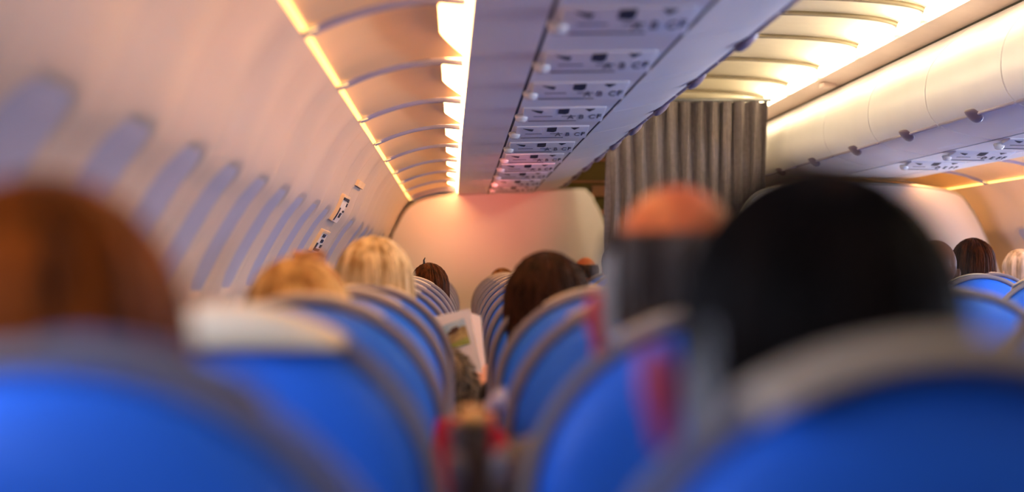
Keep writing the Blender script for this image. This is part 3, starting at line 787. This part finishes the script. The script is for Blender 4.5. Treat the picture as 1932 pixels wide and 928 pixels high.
for m_, nm in ((m2, 0), (m3, 1)):
    for e in (-1, 1):
        bm = bmesh.new()
        sphere(bm, HC+Vector((e*(0.089 if nm else 0.105), -0.012, -0.04+0.012*(1-nm))), (0.011, 0.016, 0.030)); sphere(bm, HC+Vector((e*(0.097 if nm else 0.113), -0.016, -0.030+0.012*(1-nm))), (0.007, 0.014, 0.024)); sphere(bm, HC+Vector((e*(0.09 if nm else 0.104), -0.008, -0.066+0.012*(1-nm))), (0.008, 0.010, 0.012))
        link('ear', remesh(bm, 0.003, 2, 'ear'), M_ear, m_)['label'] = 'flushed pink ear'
        bm = bmesh.new(); rnd = random.Random(4+nm)
        for i in range(420):
            a = rnd.uniform(-0.058, 0.03); z = rnd.uniform(-0.015, 0.04); p = HC+Vector((e*(0.084 if nm else 0.0865)*math.sqrt(max(0.1, 1-(a/0.12)**2)), a, z))
            tube(bm, [p, p+Vector((e*0.003, -0.004, -0.02)), p+Vector((e*0.001, -0.006, -0.042))], [0.002, 0.002, 0.0004], 3, False)
        link('temple_hair', bm, mat('grey_temple_hair', (140, 134, 132), 0.6, c2=(176, 172, 170), scale=30), m_)['label'] = 'grey hair at the temple'
pers(2, 562, 481, label='blonde head with darker streaks, low behind the left seats beneath the bun', skin=M_skin, topc=cl('cream', (190, 176, 160)), legc=cl('navy', (40, 44, 66)),
     hairs=dict(style='bob', c1=(146, 98, 46), c2=(236, 196, 130), seed=8, length=0.14, vol=0.98, strands=1000, flare=0.1))
pb = pers(3, 586, 458, label='passenger with a flat brown hair bun showing above the streaked blonde', skin=M_skin, topc=cl('brown', (88, 62, 50)), legc=cl('navy', (40, 44, 66)),
     hairs=dict(style='short', c1=(110, 62, 28), c2=(160, 98, 54), seed=9, length=0.07, vol=0.88, strands=400), hair_th=0.04)
bm = bmesh.new(); ctr = HC+Vector((0, -0.02, 0.118)); rnd = random.Random(2)
sphere(bm, ctr, (0.036, 0.036, 0.017), 20, 12)
for i in range(16):
    a0_ = rnd.uniform(0, 6.28); rr_ = rnd.uniform(0.024, 0.034); zz = rnd.uniform(-0.012, 0.012)
    tube(bm, [ctr+Vector((math.cos(a0_+j*0.4)*rr_, math.sin(a0_+j*0.4)*rr_, zz+0.004*math.sin(j))) for j in range(14)], 0.0035, 5)
link('hair_bun', bm, mat('bun_hair', (140, 82, 42), 0.6, c2=(196, 128, 74), scale=25), pb)
pr = pers(4, 705, 448, label='blonde passenger in a mottled fur coat reading beside the seat gap', skin=M_skin, topc=M_fur, legc=cl('navy', (40, 44, 66)), pose='read',
     hairs=dict(style='bob', c1=(164, 134, 92), c2=(236, 216, 176), seed=12, length=0.16, vol=1.06, strands=1200, flare=0.08))
# fur strands on the coat
def fur_on(parent, me, n, L, m):
    bm = bmesh.new(); rnd = random.Random(5); vsx = [v for v in me.vertices if v.co.z > 0.30 and v.co.x > -0.05]
    for i in range(n):
        v = rnd.choice(vsx); d = (Vector(v.normal)+Vector((rnd.uniform(-.5, .5), rnd.uniform(-.5, .5), -0.7+rnd.uniform(-.5, .3)))).normalized(); p = v.co.copy()
        tube(bm, [p, p+d*L*0.5, p+d*L+Vector((0, 0, -0.004))], [0.0016, 0.0012, 0.0003], 3, False)
    return link('fur', bm, m, parent)
fur_on(pr, TOP['read'], 5000, 0.02, mat('fur_hairs', (52, 42, 34), 0.8, c2=(170, 152, 124), scale=70))
pers(4, 1024, 487, label='passenger with long loose dark brown hair hanging beside the right seats', skin=M_skin, topc=cl('black', (30, 30, 34)), legc=cl('black', (30, 30, 34)),
     hairs=dict(style='long', c1=(30, 16, 10), c2=(70, 42, 28), seed=15, length=0.30, vol=1.38, strands=1300, flare=0.10, messy=0.7), face=0.0, dy=-0.11, headw=0.84, tilt=-0.065).location.x += 0.052
p7 = pers(8, 810, 494, label='dark brown head with a small clip leaning into the gap by the bulkhead', skin=M_skin, topc=cl('teal', (20, 110, 120)), legc=cl('black', (30, 30, 34)),
     hairs=dict(style='long', c1=(34, 14, 4), c2=(92, 48, 20), seed=17, length=0.22, vol=0.96, strands=900, flare=0.02))
bm = bmesh.new(); tube(bm, [HC+Vector((-0.022, -0.02, 0.105)), HC+Vector((-0.024, -0.02, 0.13)), HC+Vector((-0.018, -0.02, 0.142))], [0.006, 0.004, 0.002], 8); link('hair_clip', bm, M_dark, p7)
pers(9, 990, 506, label='reddish-brown hair top over the right column seats', skin=M_skin, topc=cl('brown', (88, 62, 50)), legc=cl('black', (30, 30, 34)),
     hairs=dict(style='short', c1=(130, 72, 30), c2=(196, 126, 66), seed=18, length=0.08, vol=0.95, strands=400))
pers(13, 948, 505, label='light brown hair top at the farthest right column seat', skin=M_skin, topc=cl('brown', (88, 62, 50)), legc=cl('black', (30, 30, 34)),
     hairs=dict(style='short', c1=(96, 62, 26), c2=(176, 128, 72), seed=19, length=0.10, vol=1.02, strands=400))
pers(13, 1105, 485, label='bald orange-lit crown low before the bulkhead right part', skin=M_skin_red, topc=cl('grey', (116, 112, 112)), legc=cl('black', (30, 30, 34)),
     hairs=dict(style='fringe', c1=(70, 50, 40), c2=(110, 90, 80), seed=21, length=0.04, vol=0.95, strands=200, th0=1.1), hair_th=0.0)
pers(11, 1168, 457, label='dark grey haired passenger at the bulkhead right edge', skin=M_skin, topc=cl('grey', (116, 112, 112)), legc=cl('black', (30, 30, 34)),
     hairs=dict(style='short', c1=(62, 60, 64), c2=(108, 106, 112), seed=22, length=0.06, vol=0.97, strands=300))
pers(7, 1764, 452, label='brown-skinned shaven head just right of the near dark-haired man', skin=M_skin_brown, topc=cl('black', (30, 30, 34)), legc=cl('black', (30, 30, 34)), hairs=None, hair_th=0.0)
pers(9, 1835, 450, label='dark brown rounded hair above the right block seats', skin=M_skin, topc=cl('brown', (88, 62, 50)), legc=cl('black', (30, 30, 34)),
     hairs=dict(style='bob', c1=(40, 18, 8), c2=(92, 46, 20), seed=24, length=0.12, vol=1.05, strands=500, flare=0.05))
pers(10, 1926, 466, label='passenger in a pale patterned headscarf at the right edge', skin=M_skin, topc=cl('cream', (190, 176, 160)), legc=cl('black', (30, 30, 34)),
     hairs=dict(style='bob', c1=(150, 130, 110), c2=(230, 210, 190), seed=25, length=0.12, vol=1.0, strands=0, name='headscarf'))

# ---- magazine held by the reader
YM = 4.42
mg = thing('magazine', 'open white magazine with a landscape picture held up in the gap', 'magazine', (0, 0, 0))
def quad(bm, pts, th=0.003, mi=0):
    a = [bm.verts.new(p) for p in pts]; b = [bm.verts.new(p+Vector((0, th, 0))) for p in pts]; n = len(pts)
    bm.faces.new(a).material_index = mi; bm.faces.new(b[::-1]).material_index = mi
    for i in range(n): bm.faces.new((a[i], a[(i+1) % n], b[(i+1) % n], b[i])).material_index = mi
    bmesh.ops.recalc_face_normals(bm, faces=bm.faces[:]); return bm
TL, TR, BR, BL = at(790, 604, YM), at(886, 582, YM), at(914, 724, YM), at(812, 760, YM)
pg = link('left_page', quad(bmesh.new(), [TL, TR, BR, BL]), M_paper, mg, False)
link('right_page', quad(bmesh.new(), [at(882, 588, YM+0.004), at(907, 596, YM+0.05), at(917, 700, YM+0.05), at(914, 726, YM+0.004)]), M_paper2, mg, False)
pm = [mat('print_sky', (150, 190, 222), 0.6, c2=(214, 228, 236), scale=30), mat('print_hill', (150, 128, 92), 0.6, c2=(196, 176, 120), scale=60), mat('print_field', (132, 146, 66), 0.6, c2=(168, 176, 100), scale=50), mat('print_hut', (92, 66, 54), 0.6, 0.2, 80)]
def L(fx, fy):   # picture coordinates, 0..1, y down
    a, b, c, d = (at(822, 619, YM-0.002), at(875, 600, YM-0.002), at(888, 648, YM-0.002), at(836, 662, YM-0.002))
    return a.lerp(b, fx).lerp(d.lerp(c, fx), fy)
bm = bmesh.new()
def off(ps, e): return [p-Vector((0, e, 0)) for p in ps]
quad(bm, [L(0, 0), L(1, 0), L(1, 0.55), L(0, 0.55)], 0.001, 0)
quad(bm, off([L(0, 0.52), L(0.15, 0.45), L(0.35, 0.5), L(0.6, 0.38), L(0.85, 0.25), L(1, 0.3), L(1, 0.8), L(0, 0.85)], 0.0006), 0.001, 1)
quad(bm, off([L(0, 0.78), L(0.4, 0.82), L(1, 0.7), L(1, 1), L(0, 1)], 0.0012), 0.001, 2)
quad(bm, off([L(0.3, 0.48), L(0.34, 0.34), L(0.45, 0.3), L(0.5, 0.22), L(0.72, 0.2), L(0.76, 0.36), L(0.6, 0.44)], 0.0018), 0.001, 3)
pic = link('picture', bm, pm, pg, False)
